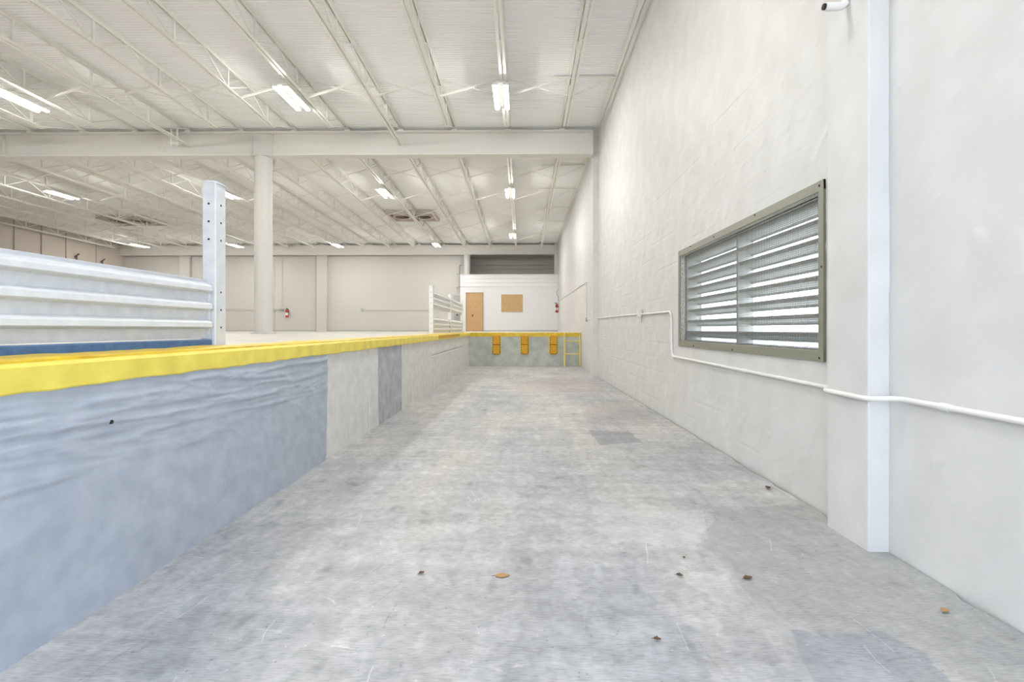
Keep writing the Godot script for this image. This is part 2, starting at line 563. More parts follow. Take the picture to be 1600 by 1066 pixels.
# ------------------------------------------------------------------ walls
func right_wall() -> void:
	var root := thing("wall_right", "tall white painted block wall along the truck lane", "wall", Vector3.ZERO, "", "structure")
	var low := noise(51, 0.35, 3)
	var lines := noise(52, 0.55, 3)
	var rough := noise(53, 5.0, 3)
	var pock := noise(54, 3.2, 2)
	var us := steps([BACK, -1.6, 0.2, -3.31, 0.02, -6.19, 0.04, -9.0, 0.05, -16.0, 0.09, END, 0.2])
	var ys: Array = [EYE - 0.145, EYE + 0.885]
	for k in range(-14, 24):
		for q in [-0.1, -0.06, -0.035, -0.018, -0.008, 0.0, 0.008, 0.018, 0.035, 0.06]:
			var v: float = EYE + 1.23 + 0.203 * k + q
			if v > -0.15 and v < EYE + 5.5 and absf(v - EYE + 0.145) > 0.004 and absf(v - EYE - 0.885) > 0.004: ys.append(v)
	ys.sort()
	var vs := PackedFloat32Array(ys)
	var point := func(z, y):
		var d: float = 0.006 * low.get_noise_2d(z, y * 1.6) + 0.002 * rough.get_noise_2d(z, y * 2.0)
		var course: float = (y - EYE - 1.23) / 0.203
		var row: float = round(course)
		var off: float = (course - row) * 0.203 + 0.006 * rough.get_noise_2d(z * 0.25, row * 7.0)
		var much: float = clampf(lines.get_noise_2d(z, row * 13.7) * 3.0 - 0.15, 0.0, 1.0) * clampf((-2.9 - z) / 2.0, 0.0, 1.0)
		d -= 0.0035 * much * exp(-pow(off / 0.009, 2.0))
		d += 0.0018 * much * exp(-pow((off - 0.024) / 0.016, 2.0))
		var p: float = pock.get_noise_2d(z * 1.5, y * 1.5)
		if p > 0.44: d += (p - 0.44) * 0.022
		return Vector3(RIGHT - d, y, z)
	var hole := func(z, y): return z < -3.31 and z > -6.19 and y > EYE - 0.145 and y < EYE + 0.885
	part("painted_face", sheet(us, vs, point, Vector3.LEFT, hole), M.wall, root)
	part("block_core", one(func(st):
		var x0 := RIGHT + 0.02
		var x1 := RIGHT + 0.24
		box(st, Vector3(x0, -0.4, -3.29), Vector3(x1, roof_y(0) + 0.4, BACK))
		box(st, Vector3(x0, -0.4, END), Vector3(x1, roof_y(0) + 0.4, -6.21))
		box(st, Vector3(x0, -0.4, -6.21), Vector3(x1, EYE - 0.165, -3.29))
		box(st, Vector3(x0, EYE + 0.905, -6.21), Vector3(x1, roof_y(0) + 0.4, -3.29))), M.wall, root)
	# the reveal of the louver opening
	part("reveal", one(func(st):
		var x0 := RIGHT - 0.004
		var x1 := RIGHT + 0.24
		box(st, Vector3(x0, EYE - 0.165, -6.21), Vector3(x1, EYE + 0.905, -6.185))
		box(st, Vector3(x0, EYE - 0.165, -3.315), Vector3(x1, EYE + 0.905, -3.29))
		box(st, Vector3(x0, EYE - 0.165, -6.21), Vector3(x1, EYE - 0.14, -3.29))
		box(st, Vector3(x0, EYE + 0.88, -6.21), Vector3(x1, EYE + 0.905, -3.29))), M.reveal, root)
	# pilasters
	var spots := [[-2.691, -3.057, 0.107, "wide white pilaster beside the metal louver"], [-13.0, -13.42, 0.135, "white pilaster on the right wall carrying the near girder"], [-28.4, -28.8, 0.16, "white pilaster on the right wall at the office"]]
	for k in spots.size():
		var s: Array = spots[k]
		var p := thing("pilaster", s[3], "pilaster", Vector3.ZERO, "", "structure")
		var z0: float = s[0]
		var z1: float = s[1]
		var x: float = RIGHT - s[2]
		var depth: float = s[2] + 0.04
		part("shaft", one(func(st): prism(st, chamfered(depth, z0 - z1, 0.008), roof_y(z0) + 0.1, upright(Vector3(x + depth / 2, -0.1, (z0 + z1) / 2)))), M.wall, p)

func retaining_wall() -> void:
	var root := thing("wall_left", "low concrete retaining wall along the truck lane", "wall", Vector3.ZERO, "", "structure")
	var low := noise(71, 0.6, 3)
	var ridge := noise(72, 1.0, 4)
	var rough := noise(73, 9.0, 3)
	var blob := noise(74, 2.0, 2)
	# trowel strokes on the slate section: height, rise, depth
	var strokes := [[-0.245, 0.02, 0.006], [-0.275, 0.03, 0.008], [-0.315, 0.035, 0.008], [-0.35, 0.03, 0.006], [-0.39, 0.036, 0.010], [-0.425, 0.036, 0.006], [-0.455, 0.038, 0.008], [-0.575, 0.05, 0.005]]
	var parts := [
		["slate_section", BACK, -4.56, 0.020, M.slate, "slate blue painted section with rough trowel marks"],
		["pale_section", -4.54, -6.27, 0.004, M.pale_grey, "pale grey smooth section"],
		["grey_section", -6.27, -7.453, 0.007, M.mid_grey, "mid grey painted section"],
		["pale_section", -7.453, DOCK, 0.002, M.pale_grey, "pale grey section with cracks"],
	]
	for k in parts.size():
		var s: Array = parts[k]
		var slate: bool = k == 0
		var us := steps([s[1], -1.5, 0.2, s[2], 0.022] if slate else [s[1], s[2], 0.022 if k < 3 else 0.04])
		var vs := steps([-0.1, EYE - 0.62, 0.025, EYE - 0.13, 0.009])
		var point := func(z, y):
			var up: float = (y - lane_y(z)) / (DECK - lane_y(z))
			var d: float = s[3] + 0.005 * low.get_noise_2d(z, y) + 0.0012 * rough.get_noise_2d(z, y)
			# trowel ridges that run along the wall, strongest in its upper third
			var where: float = clampf((up - 0.5) * 3.0, 0.0, 1.0) if slate else clampf((up - 0.72) * 4.0, 0.0, 1.0) * 0.7
			var r: float = ridge.get_noise_2d(z * 0.5, y * 8.0 + 0.4 * sin(z * 1.3))
			d += (0.009 if slate else 0.004) * where * (pow(1.0 - minf(absf(r) * 2.2, 1.0), 3.0) - 0.35)
			if slate: d += 0.004 * pow(1.0 - minf(absf(ridge.get_noise_2d(z * 0.9 + 40.0, y * 3.0)) * 2.5, 1.0), 4.0)
			else: d += 0.002 * pow(1.0 - minf(absf(ridge.get_noise_2d(z * 0.8 + 40.0, y * 2.0)) * 2.5, 1.0), 4.0)
			if slate:
				for k2 in strokes.size():
					var q: Array = strokes[k2]
					var off: float = y - (EYE + q[0] + q[1] * (z + 1.7) + 0.018 * low.get_noise_2d(z * 1.1, 30.0 + 9.0 * k2))
					var amp: float = q[2] * clampf(0.65 + 2.0 * low.get_noise_2d(z * 1.4, 80.0 + 7.0 * k2), 0.0, 1.3)
					if off > 0.0: d += amp * exp(-off / 0.045) * clampf(off / 0.008, 0.0, 1.0)
			var b: float = blob.get_noise_2d(z * 2.2, y * 2.2)
			if slate and b > 0.55: d += (b - 0.55) * 0.02
			var zz: float = z
			if slate and z < -4.4: zz = z + 0.03 * ridge.get_noise_2d(3.0, y * 3.0) * (-4.4 - z) / 0.16
			if k == 1 and absf(z + 5.87) < 0.012 and y < EYE - 0.65: d -= 0.03
			if k == 3 and z > -15.0 and z < -10.0 and absf(y - EYE + 0.52) < 0.013: d -= 0.02
			if y > EYE - 0.24: d = minf(d, 0.022)
			return Vector3(LEFT + d - 0.012, y, zz)
		var o := part(s[0], sheet(us, vs, point, Vector3.RIGHT), s[4], root)
		o.set_meta("label", s[5])
	part("core", one(func(st): box(st, Vector3(LEFT - 0.3, -0.4, DOCK), Vector3(LEFT - 0.035, DECK - 0.02, BACK))), M.pale_grey, root)
	part("section_edge", one(func(st): box(st, Vector3(LEFT - 0.03, -0.05, -4.55), Vector3(LEFT + 0.004, DECK - 0.1, -4.5))), M.slate, root)
	# the low drilled hole and a thin joint
	part("drill_hole", one(func(st): tube(st, [Vector3(LEFT + 0.006, EYE - 0.395, -2.155), Vector3(LEFT + 0.017, EYE - 0.395, -2.155)], 0.009, 10)), M.dark, root)
	# yellow steel edge
	var y0 := EYE - 0.2256
	var edge := thing("trim_1", "yellow painted steel edge along the retaining wall", "trim", Vector3.ZERO, "", "structure")
	var wob := noise(75, 1.6, 3)
	var bottom := func(z): return wob.get_noise_1d(z * 2.0) * 0.010
	part("front_angle", strips(steps([BACK, -1.0, 0.2, -8.0, 0.04, DOCK + 0.02, 0.1]), func(z):
		var n: float = bottom.call(z)
		return [Vector2(LEFT - 0.03, y0 + n), Vector2(LEFT + 0.015, y0 + n), Vector2(LEFT + 0.018, y0 + 0.006 + n), Vector2(LEFT + 0.018 + n * 0.15, DECK - 0.012), Vector2(LEFT + 0.010, DECK), Vector2(LEFT - 0.031, DECK + 0.001)], Vector2(LEFT - 0.05, DECK - 0.05)), M.yellow, edge)
	part("top_kerb", strips(steps([BACK, -1.0, 0.2, -8.0, 0.05, DOCK + 0.02, 0.1]), func(z):
		var n: float = wob.get_noise_2d(z * 1.5, 5.0) * 0.006
		return [Vector2(LEFT - 0.030, DECK - 0.01), Vector2(LEFT - 0.034 + n, DECK + 0.010 + n), Vector2(LEFT - 0.06, DECK + 0.017 + n), Vector2(LEFT - 0.215, DECK + 0.02 + n), Vector2(LEFT - 0.225 + n, DECK - 0.01)], Vector2(LEFT - 0.12, DECK - 0.1)), M.deep_yellow, edge)
	var rust := grain(mat(Color.WHITE, 0.7), 90, 0.03, rgb(176, 116, 40), rgb(238, 206, 70), Vector3(1.2, 1.2, 1.2))
	var worn := part("worn_patch", one(func(st): box(st, Vector3(LEFT + 0.012, DECK - 0.075, -14.1), Vector3(LEFT + 0.0205, DECK - 0.008, -10.6))), rust, edge)
	worn.set_meta("label", "worn rusty stretch of the yellow edge")
	# dock wall at the end of the lane
	var d := thing("wall_dock", "grey concrete dock wall closing the end of the lane", "wall", Vector3.ZERO, "", "structure")
	part("face", sheet(steps([LEFT - 0.02, RIGHT + 0.05, 0.06]), steps([-0.1, DECK - 0.01, 0.05]), func(x, y): return Vector3(x, y, DOCK + 0.006 * low.get_noise_2d(x + 20.0, y)), Vector3.BACK), M.dock_grey, d)
	part("core", one(func(st): box(st, Vector3(LEFT - 0.02, -0.4, DOCK - 0.3), Vector3(RIGHT + 0.05, DECK - 0.012, DOCK - 0.02))), M.dock_grey, d)
	var e := part("trim_2", one(func(st):
		prism(st, PackedVector2Array([Vector2(-0.3, -0.01), Vector2(-0.3, 0.008), Vector2(0.008, 0.008), Vector2(0.016, 0.0), Vector2(0.016, -0.125), Vector2(0.0, -0.125), Vector2(0.0, -0.01)]), RIGHT - LEFT - 0.03, Transform3D(Basis(Vector3(0, 0, 1), Vector3(0, 1, 0), Vector3(-1, 0, 0)), Vector3(RIGHT - 0.005, DECK, DOCK)))), M.deep_yellow, self)
	tag(e, "yellow steel edge on top of the dock wall", "trim", "", "structure")

func raised_floor() -> void:
	var o := part("floor_dock", one(func(st):
		box(st, Vector3(SIDE - 0.2, DECK - 0.3, FAR - 4.0), Vector3(LEFT - 0.03, DECK, BACK))
		box(st, Vector3(LEFT - 0.04, DECK - 0.3, END - 0.2), Vector3(RIGHT + 0.1, DECK, DOCK - 0.02))), M.deck, self)
	tag(o, "raised concrete warehouse floor beyond the yellow edge", "floor", "", "structure")

func outer_walls() -> void:
	var top := roof_y(0) + 0.5
	var far := thing("wall_far", "far cream warehouse wall with pilasters", "wall", Vector3.ZERO, "", "structure")
	part("face", one(func(st): box(st, Vector3(SIDE - 0.2, 0.5, FAR - 0.3), Vector3(-3.22, top, FAR))), M.far_wall, far)
	for x in [-11.37, -19.2]:
		var fp := part("pilaster", one(func(st): prism(st, chamfered(0.6, 0.18, 0.02), top - DECK, upright(Vector3(x, DECK, FAR + 0.09)))), M.far_wall, self)
		tag(fp, "cream pilaster on the far wall, " + ("behind the near column and extinguisher" if x < -15 else "between the column and the far guard rails"), "pilaster", "", "structure")
	part("wall_joint", one(func(st): box(st, Vector3(-14.14, DECK, FAR), Vector3(-14.11, 4.2 + EYE, FAR + 0.03))), M.far_wall, far)
	part("wall_base", one(func(st): box(st, Vector3(SIDE, DECK, FAR), Vector3(-3.5, DECK + 0.06, FAR + 0.03))), M.panel_grey, far)
	var side := thing("wall_side", "left warehouse wall seen above the guard rail", "wall", Vector3.ZERO, "", "structure")
	part("face", one(func(st): box(st, Vector3(SIDE - 0.3, 0.5, FAR - 0.3), Vector3(SIDE, top, BACK + 0.2))), M.side_wall, side)
	for z in [-22.6, -23.9, -25.2, -27.0]:
		part("wall_joint", one(func(st): box(st, Vector3(SIDE - 0.01, DECK, z - 0.03), Vector3(SIDE + 0.05, top - 0.5, z + 0.03))), M.side_wall, side)
	var back := part("wall_back", one(func(st):
		box(st, Vector3(SIDE - 0.3, -0.4, BACK), Vector3(LEFT + 0.08, top, BACK + 0.25))
		box(st, Vector3(LEFT + 0.08, 4.4, BACK), Vector3(RIGHT - 0.1, top, BACK + 0.25))
		box(st, Vector3(RIGHT - 0.1, -0.4, BACK), Vector3(RIGHT + 0.3, top, BACK + 0.25))), M.wall, self)
	tag(back, "wall behind with the open truck doorway", "wall", "", "structure")
	var end := thing("wall_end", "cream wall behind the office with horizontal rails", "wall", Vector3.ZERO, "", "structure")
	part("face", one(func(st):
		box(st, Vector3(-3.6, DECK, END - 0.3), Vector3(RIGHT + 0.3, top, END))
		box(st, Vector3(-3.6, DECK, END), Vector3(-3.45, top, FAR - 0.29))), M.far_wall, end)
	for y in [4.30, 3.86, 3.62]:
		part("rail", one(func(st): box(st, Vector3(-3.44, EYE + y - 0.06, END), Vector3(RIGHT, EYE + y + 0.06, END + 0.12))), M.far_wall, end)

# ------------------------------------------------------------------ roof
func roof() -> void:
	var root := thing("ceiling", "white corrugated metal roof deck above the joists", "ceiling", Vector3.ZERO, "", "structure")
	var st := tool()
	var pitch := 0.0755
	var z := BACK + 0.2
	var x0 := SIDE - 0.2
	var x1 := RIGHT + 0.1
	var prev := Vector2(z, roof_y(z))
	while z > END - 0.2:
		for q in [[0.030, 0.0], [0.042, 0.019], [0.062, 0.019], [0.0755, 0.0]]:
			var p := Vector2(z - q[0], roof_y(z - q[0]) + q[1])
			var out := Vector3(0, -1, 0)
			quad(st, Vector3(x0, prev.y, prev.x), Vector3(x1, prev.y, prev.x), Vector3(x1, p.y, p.x), Vector3(x0, p.y, p.x), out)
			prev = p
		z -= pitch
	part("corrugated_deck", st.commit(), M.roof, root)
	part("roof_slab", one(func(s):
		var a := roof_y(BACK + 0.3) + 0.06
		var b := roof_y(END - 0.3) + 0.06
		var xf := Transform3D(Basis(Vector3(1, 0, 0), Vector3(0, 1, 0), Vector3(0, a - b, BACK - END + 0.6)), Vector3(0, b, END - 0.3))
		box(s, Vector3(x0, 0, 0), Vector3(x1 + 0.3, 0.2, 1), xf)), M.roof, root)
	# edge angle along the right wall
	part("edge_angle", one(func(s):
		for k in 30:
			var za := lerpf(BACK, END, k / 30.0)
			var zb := lerpf(BACK, END, (k + 1) / 30.0)
			quad(s, Vector3(RIGHT - 0.07, roof_y(za) - 0.008, za), Vector3(RIGHT + 0.02, roof_y(za) - 0.008, za), Vector3(RIGHT + 0.02, roof_y(zb) - 0.008, zb), Vector3(RIGHT - 0.07, roof_y(zb) - 0.008, zb), Vector3.DOWN)
			quad(s, Vector3(RIGHT - 0.012, roof_y(za) - 0.075, za), Vector3(RIGHT - 0.012, roof_y(za) - 0.008, za), Vector3(RIGHT - 0.012, roof_y(zb) - 0.008, zb), Vector3(RIGHT - 0.012, roof_y(zb) - 0.075, zb), Vector3.LEFT)), M.steel_paint, root)

func girder_shape(st: SurfaceTool, x0: float, x1: float, y0: float, y1: float, w: float) -> void:
	box(st, Vector3(x0, y0, -w / 2), Vector3(x1, y0 + 0.03, w / 2))
	box(st, Vector3(x0, y1 - 0.03, -w / 2), Vector3(x1, y1, w / 2))
	box(st, Vector3(x0, y0 + 0.03, -0.012), Vector3(x1, y1 - 0.03, 0.012))

func girders() -> void:
	var g := thing("girder", "deep cream steel girder crossing above the lane, nearer one", "girder", Vector3(0, 0, GIRDER))
	part("beam", one(func(st): girder_shape(st, SIDE, RIGHT - 0.14, EYE + 4.395, EYE + 5.0, 0.30)), M.girder, g)
	for x in [-13.3, -6.9, -6.37]:
		part("stiffener", one(func(st): box(st, Vector3(x - 0.008, EYE + 4.425, 0.012), Vector3(x + 0.008, EYE + 4.97, 0.1))), M.girder, g)
	part("end_plate", one(func(st): box(st, Vector3(RIGHT - 0.20, EYE + 4.38, -0.13), Vector3(RIGHT - 0.14, EYE + 5.0, 0.13))), M.girder, g)
	for k in 4:
		for q in 2:
			part("bolt", one(func(st): tube(st, [Vector3(-9.18 - 0.14 * q, EYE + 4.56 + 0.1 * k, 0.012), Vector3(-9.18 - 0.14 * q, EYE + 4.56 + 0.1 * k, 0.035)], 0.014, 8)), M.girder, g)
	var g2 := thing("girder", "far cream steel girder above the office and far wall", "girder", Vector3(0, 0, GIRDER_FAR))
	part("beam", one(func(st): girder_shape(st, SIDE, RIGHT - 0.05, EYE + 4.16, EYE + 4.69, 0.30)), M.girder, g2)
	var cols := [[-6.63, GIRDER, 4.395, 0.215, "round cream column carrying the near girder"], [-15.2, GIRDER, 4.395, 0.215, ""], [-3.12, GIRDER_FAR, 4.16, 0.18, "round cream column rising behind the office"]]
	for c in cols:
		if c[4] == "": continue
		var t := thing("column", c[4], "column", Vector3(c[0], DECK, c[1]))
		var h: float = EYE + c[2] - DECK
		var r: float = c[3]
		part("shaft", one(func(st): lathe(st, [Vector2(r, 0.02), Vector2(r, h - 0.02)], 40)), M.column, t)
		part("base_plate", one(func(st): prism(st, chamfered(r * 2.1, r * 2.1, 0.01), 0.025, upright(Vector3.ZERO))), M.column, t)
		part("cap_plate", one(func(st): prism(st, chamfered(r * 2.2, r * 2.0, 0.01), 0.03, upright(Vector3(0, h - 0.03, 0)))), M.column, t)
		if c[1] == GIRDER:
			part("bolt", one(func(st):
				tube(st, [Vector3(0.02, 0.32, r - 0.005), Vector3(0.02, 0.32, r + 0.014)], 0.018, 8)
				tube(st, [Vector3(-0.03, 0.09, r - 0.005), Vector3(-0.03, 0.09, r + 0.014)], 0.016, 8)
				tube(st, [Vector3(0.10, 0.09, r - 0.03), Vector3(0.10, 0.09, r - 0.01)], 0.016, 8)), M.column, t)

func angle_pair(st: SurfaceTool, z0: float, z1: float, y0: float, y1: float, up: bool, leg := 0.052) -> void:
	# two steel angles back to back with a slot between; y is the level of the flat legs
	for s in [-1.0, 1.0]:
		var t := 0.007
		var g := 0.015
		var o := PackedVector2Array([Vector2(s * g, 0), Vector2(s * (g + leg), 0), Vector2(s * (g + leg), t), Vector2(s * (g + t), t), Vector2(s * (g + t), leg), Vector2(s * g, leg)])
		var pts := PackedVector2Array()
		for p in o: pts.append(p if up else Vector2(p.x, -p.y))
		var b := Basis(Vector3(1, 0, 0), Vector3(0, 1, 0), Vector3(0, (y1 - y0) / (z1 - z0), 1.0))
		prism(st, pts, z1 - z0, Transform3D(b, Vector3(0, y0, z0)))

func make_joist(z_far: float, z_near: float, extended: bool, label: String, group: String) -> Node3D:
	var t := thing("roof_joist", label, "joist", Vector3.ZERO, group)
	var deep := 0.45
	var lo_far := z_far + (0.05 if extended else 1.17)
	part("top_chord", one(func(st): angle_pair(st, z_far - 0.1, z_near, roof_y(z_far - 0.1) - 0.001, roof_y(z_near) - 0.001, false)), M.steel_paint, t)
	part("bottom_chord", one(func(st): angle_pair(st, lo_far, z_near, roof_y(lo_far) - deep, roof_y(z_near) - deep, true)), M.steel_paint, t)
	part("seat", one(func(st): box(st, Vector3(-0.07, roof_y(z_far) - 0.105, z_far - 0.1), Vector3(0.07, roof_y(z_far) - 0.055, z_far + 0.12))), M.steel_paint, t)
	var top := func(z): return Vector3(0, roof_y(z) - 0.03, z)
	var bot := func(z): return Vector3(0, roof_y(z) - deep + 0.03, z)
	part("end_brace", one(func(st): tube(st, [top.call(z_far + 0.12), bot.call(z_far + 1.25)], 0.016, 6)), M.steel_paint, t)
	var z := z_far + 1.45
	while z < z_near - 0.3:
		var zz := z
		part("web_post", one(func(st): box(st, Vector3(-0.018, roof_y(zz) - deep + 0.01, zz - 0.018), Vector3(0.018, roof_y(zz) - 0.01, zz + 0.018))), M.steel_paint, t)
		part("web_brace", one(func(st): tube(st, [bot.call(zz), top.call(zz - 0.78)], 0.014, 6)), M.steel_paint, t)
		part("web_brace", one(func(st): tube(st, [bot.call(zz), top.call(zz + 0.78)], 0.014, 6)), M.steel_paint, t)
		z += 1.56
	return t

func joists() -> void:
	var near_label := "cream open web roof joist over the near roof bay"
	var long_label := "cream open web roof joist with bottom chord reaching the near girder"
	var far_label := "cream open web roof joist beyond the near girder"
	var a: Node3D = make_joist(GIRDER, BACK, false, near_label, "near bay roof joists")
	var b: Node3D = make_joist(GIRDER, BACK, true, long_label, "near bay roof joists tied to the girder")
	var c: Node3D = make_joist(GIRDER_FAR, GIRDER - 0.12, false, far_label, "far bay roof joists")
	var first := [true, true, true]
	for k in 18:
		var x := 0.985 - SPACING * k
		if k < 12:
			var long: bool = k == 3 or k == 7 or k == 11
			var src: Node3D = b if long else a
			var n := 1 if long else 0
			if first[n]:
				src.position.x = x
				first[n] = false
			else: copy(src, Vector3(x, 0, 0), "cream roof joist of the near bay carrying the lane light" if k == 1 else "")
		if first[2]:
			c.position.x = x
			first[2] = false
		else: copy(c, Vector3(x, 0, 0), "cream roof joist carrying the lane lights beyond the near girder" if k == 1 else "")
	c.set_meta("label", "cream roof joist beyond the near girder, next to the right wall")
	a.set_meta("label", "cream open web roof joist of the near bay, next to the right wall")

func bridging() -> void:
	var rows := [[-5.3, 1], [-10.42, 1], [-15.7, 2], [-18.2, 2], [-20.7, 2], [-23.2, 2], [-25.7, 2]]
	for r in rows:
		var z: float = r[0]
		var yt := roof_y(z) - 0.04
		var yb := roof_y(z) - 0.43
		var label := "thin cream cross brace between roof joists of the near bay" if r[1] == 1 else "thin cream cross brace between roof joists of the far bay"
		var grp := "near bay cross braces" if r[1] == 1 else "far bay cross braces"
		var s := 0.011 if r[1] == 1 else 0.009
		var src: Node3D = null
		for k in (11 if r[1] == 1 else 17):
			var x := 0.985 - SPACING * (k + 1)
			if src == null:
				src = thing("cross_bridging", label, "brace", Vector3(x, 0, z), grp)
				part("brace", one(func(st): prism(st, PackedVector2Array([Vector2(-s, -s), Vector2(s * 2.2, -s), Vector2(s * 2.2, -s * 0.4), Vector2(-s * 0.4, -s * 0.4), Vector2(-s * 0.4, s * 2.2), Vector2(-s, s * 2.2)]), Vector3(0, yb, 0).distance_to(Vector3(SPACING, yt, 0)) - 0.06, Transform3D(Basis.looking_at(Vector3(SPACING, yt - yb, 0), Vector3.UP, true), Vector3(0.03, yb + 0.009, 0.012)))), M.steel_paint, src)
				part("brace", one(func(st): tube(st, [Vector3(0.03, yt - 0.009, -0.012), Vector3(SPACING - 0.03, yb + 0.009, -0.012)], s, 6)), M.steel_paint, src)
			else: copy(src, Vector3(x, 0, z))
		# between the last joist and the right wall
		var e := thing("wall_bridging", "thin cream strut and brace from last joist to right wall, " + ("near bay" if r[1] == 1 else "far bay"), "brace", Vector3(0.985, 0, z), "wall braces of the " + ("near bay" if r[1] == 1 else "far bay"))
		part("strut", one(func(st): box(st, Vector3(-0.4, yt - 0.015, -0.03), Vector3(RIGHT - 0.985, yt + 0.01, 0.03))), M.steel_paint, e)
		part("brace", one(func(st): tube(st, [Vector3(0, yb, 0), Vector3(RIGHT - 0.985, yt, 0)], 0.011, 6)), M.steel_paint, e)

func lights() -> void:
	# x, z, height above the eye, energy, label
	var spots := [
		[-0.43, -10.2, 4.62, "twin tube ceiling light above the middle of the lane, near bay"],
		[-4.62, -10.2, 4.62, "twin tube ceiling light over the raised floor, near bay, nearer the lane"],
		[-10.17, -10.2, 4.62, "twin tube ceiling light over the raised floor, near bay, outer one"],
		[-0.42, -16.87, 4.48, "twin tube ceiling light above the dock wall, beyond the near girder"],
		[-4.56, -16.85, 4.48, "twin tube ceiling light beside the roof vent, beyond the near girder"],
		[-9.85, -16.9, 4.48, "twin tube ceiling light behind the galvanised post top"],
		[-15.4, -16.9, 4.48, "twin tube ceiling light high beyond the near guard rail"],
		[-0.47, -23.7, 4.32, "twin tube ceiling light in front of the office"],
		[-4.40, -26.0, 4.28, "twin tube ceiling light near the far girder beside the office column"],
		[-9.5, -26.1, 4.28, "twin tube ceiling light near the far girder above the wall pilaster"],
		[-14.75, -26.1, 4.28, "twin tube ceiling light near the far girder between post and column"],
		[-19.65, -26.0, 4.28, "twin tube ceiling light near the far left corner"],
		[-0.43, -3.4, 4.75, "twin tube ceiling light over the camera end of the lane"],
		[-4.62, -3.4, 4.75, "twin tube ceiling light over the near end of the raised floor"],
		[-10.17, -3.4, 4.75, "twin tube ceiling light over the near left floor"],
		[-16.0, -10.2, 4.62, "twin tube ceiling light at the near left"],
	]
	var src: Node3D = null
	for s in spots:
		var at := Vector3(s[0], EYE + s[2], s[1])
		if src:
			copy(src, at, s[3])
			continue
		src = thing("ceiling_light", s[3], "ceiling light", at, "twin tube ceiling lights")
		var L := 1.06
		part("housing", one(func(st):
			prism(st, PackedVector2Array([Vector2(-0.155, 0.0), Vector2(-0.15, 0.03), Vector2(-0.05, 0.07), Vector2(0.05, 0.07), Vector2(0.15, 0.03), Vector2(0.155, 0.0), Vector2(0.05, 0.0), Vector2(0.045, 0.04), Vector2(-0.045, 0.04), Vector2(-0.05, 0.0)]), L, Transform3D(Basis(), Vector3(0, 0, -L / 2)))), M.white, src)
		for x in [-0.102, 0.102]:
			part("light_tube", one(func(st):
				prism(st, PackedVector2Array([Vector2(-0.048, -0.001), Vector2(-0.045, -0.02), Vector2(-0.03, -0.03), Vector2(0.03, -0.03), Vector2(0.045, -0.02), Vector2(0.048, -0.001)]), L - 0.03, Transform3D(Basis(), Vector3(x, 0, -L / 2 + 0.015)))), M.lamp, src)
		part("hanger", one(func(st):
			for z in [-0.48, 0.48]: tube(st, [Vector3(0, 0.06, z), Vector3(0, 0.13, z)], 0.006, 6)), M.white, src)
		for x in [-0.102, 0.102]: lamp_light(src, Vector3(x, -0.033, 0), Vector2(0.085, L - 0.03), LAMP * 0.9, -PI / 2)
		for q in [-1.0, 1.0]:                         # added lights on sides and ends, brightening walls, girder and roof
			lamp_light(src, Vector3(q * 0.158, -0.015, 0), Vector2(L - 0.03, 0.03), LAMP * 0.75, -0.75, -q * PI / 2)
			lamp_light(src, Vector3(0, -0.015, q * (L / 2 + 0.004)), Vector2(0.28, 0.03), LAMP * 0.45, -1.0, 0.0 if q < 0 else PI)

const LAMP := 3.05

func lamp_light(parent: Node, at: Vector3, size: Vector2, energy: float, tilt: float, turn := 0.0) -> void:
	var l := AreaLight3D.new()
	l.name = "area_light_%d" % parent.get_child_count()
	l.area_size = size
	l.area_normalize_energy = true
	l.light_energy = energy
	l.light_color = Color(1.0, 0.99, 0.98)
	l.shadow_enabled = true
	l.area_range = 60.0
	parent.add_child(l)
	l.position = at
	l.rotation.x = tilt
	l.rotation.y = turn

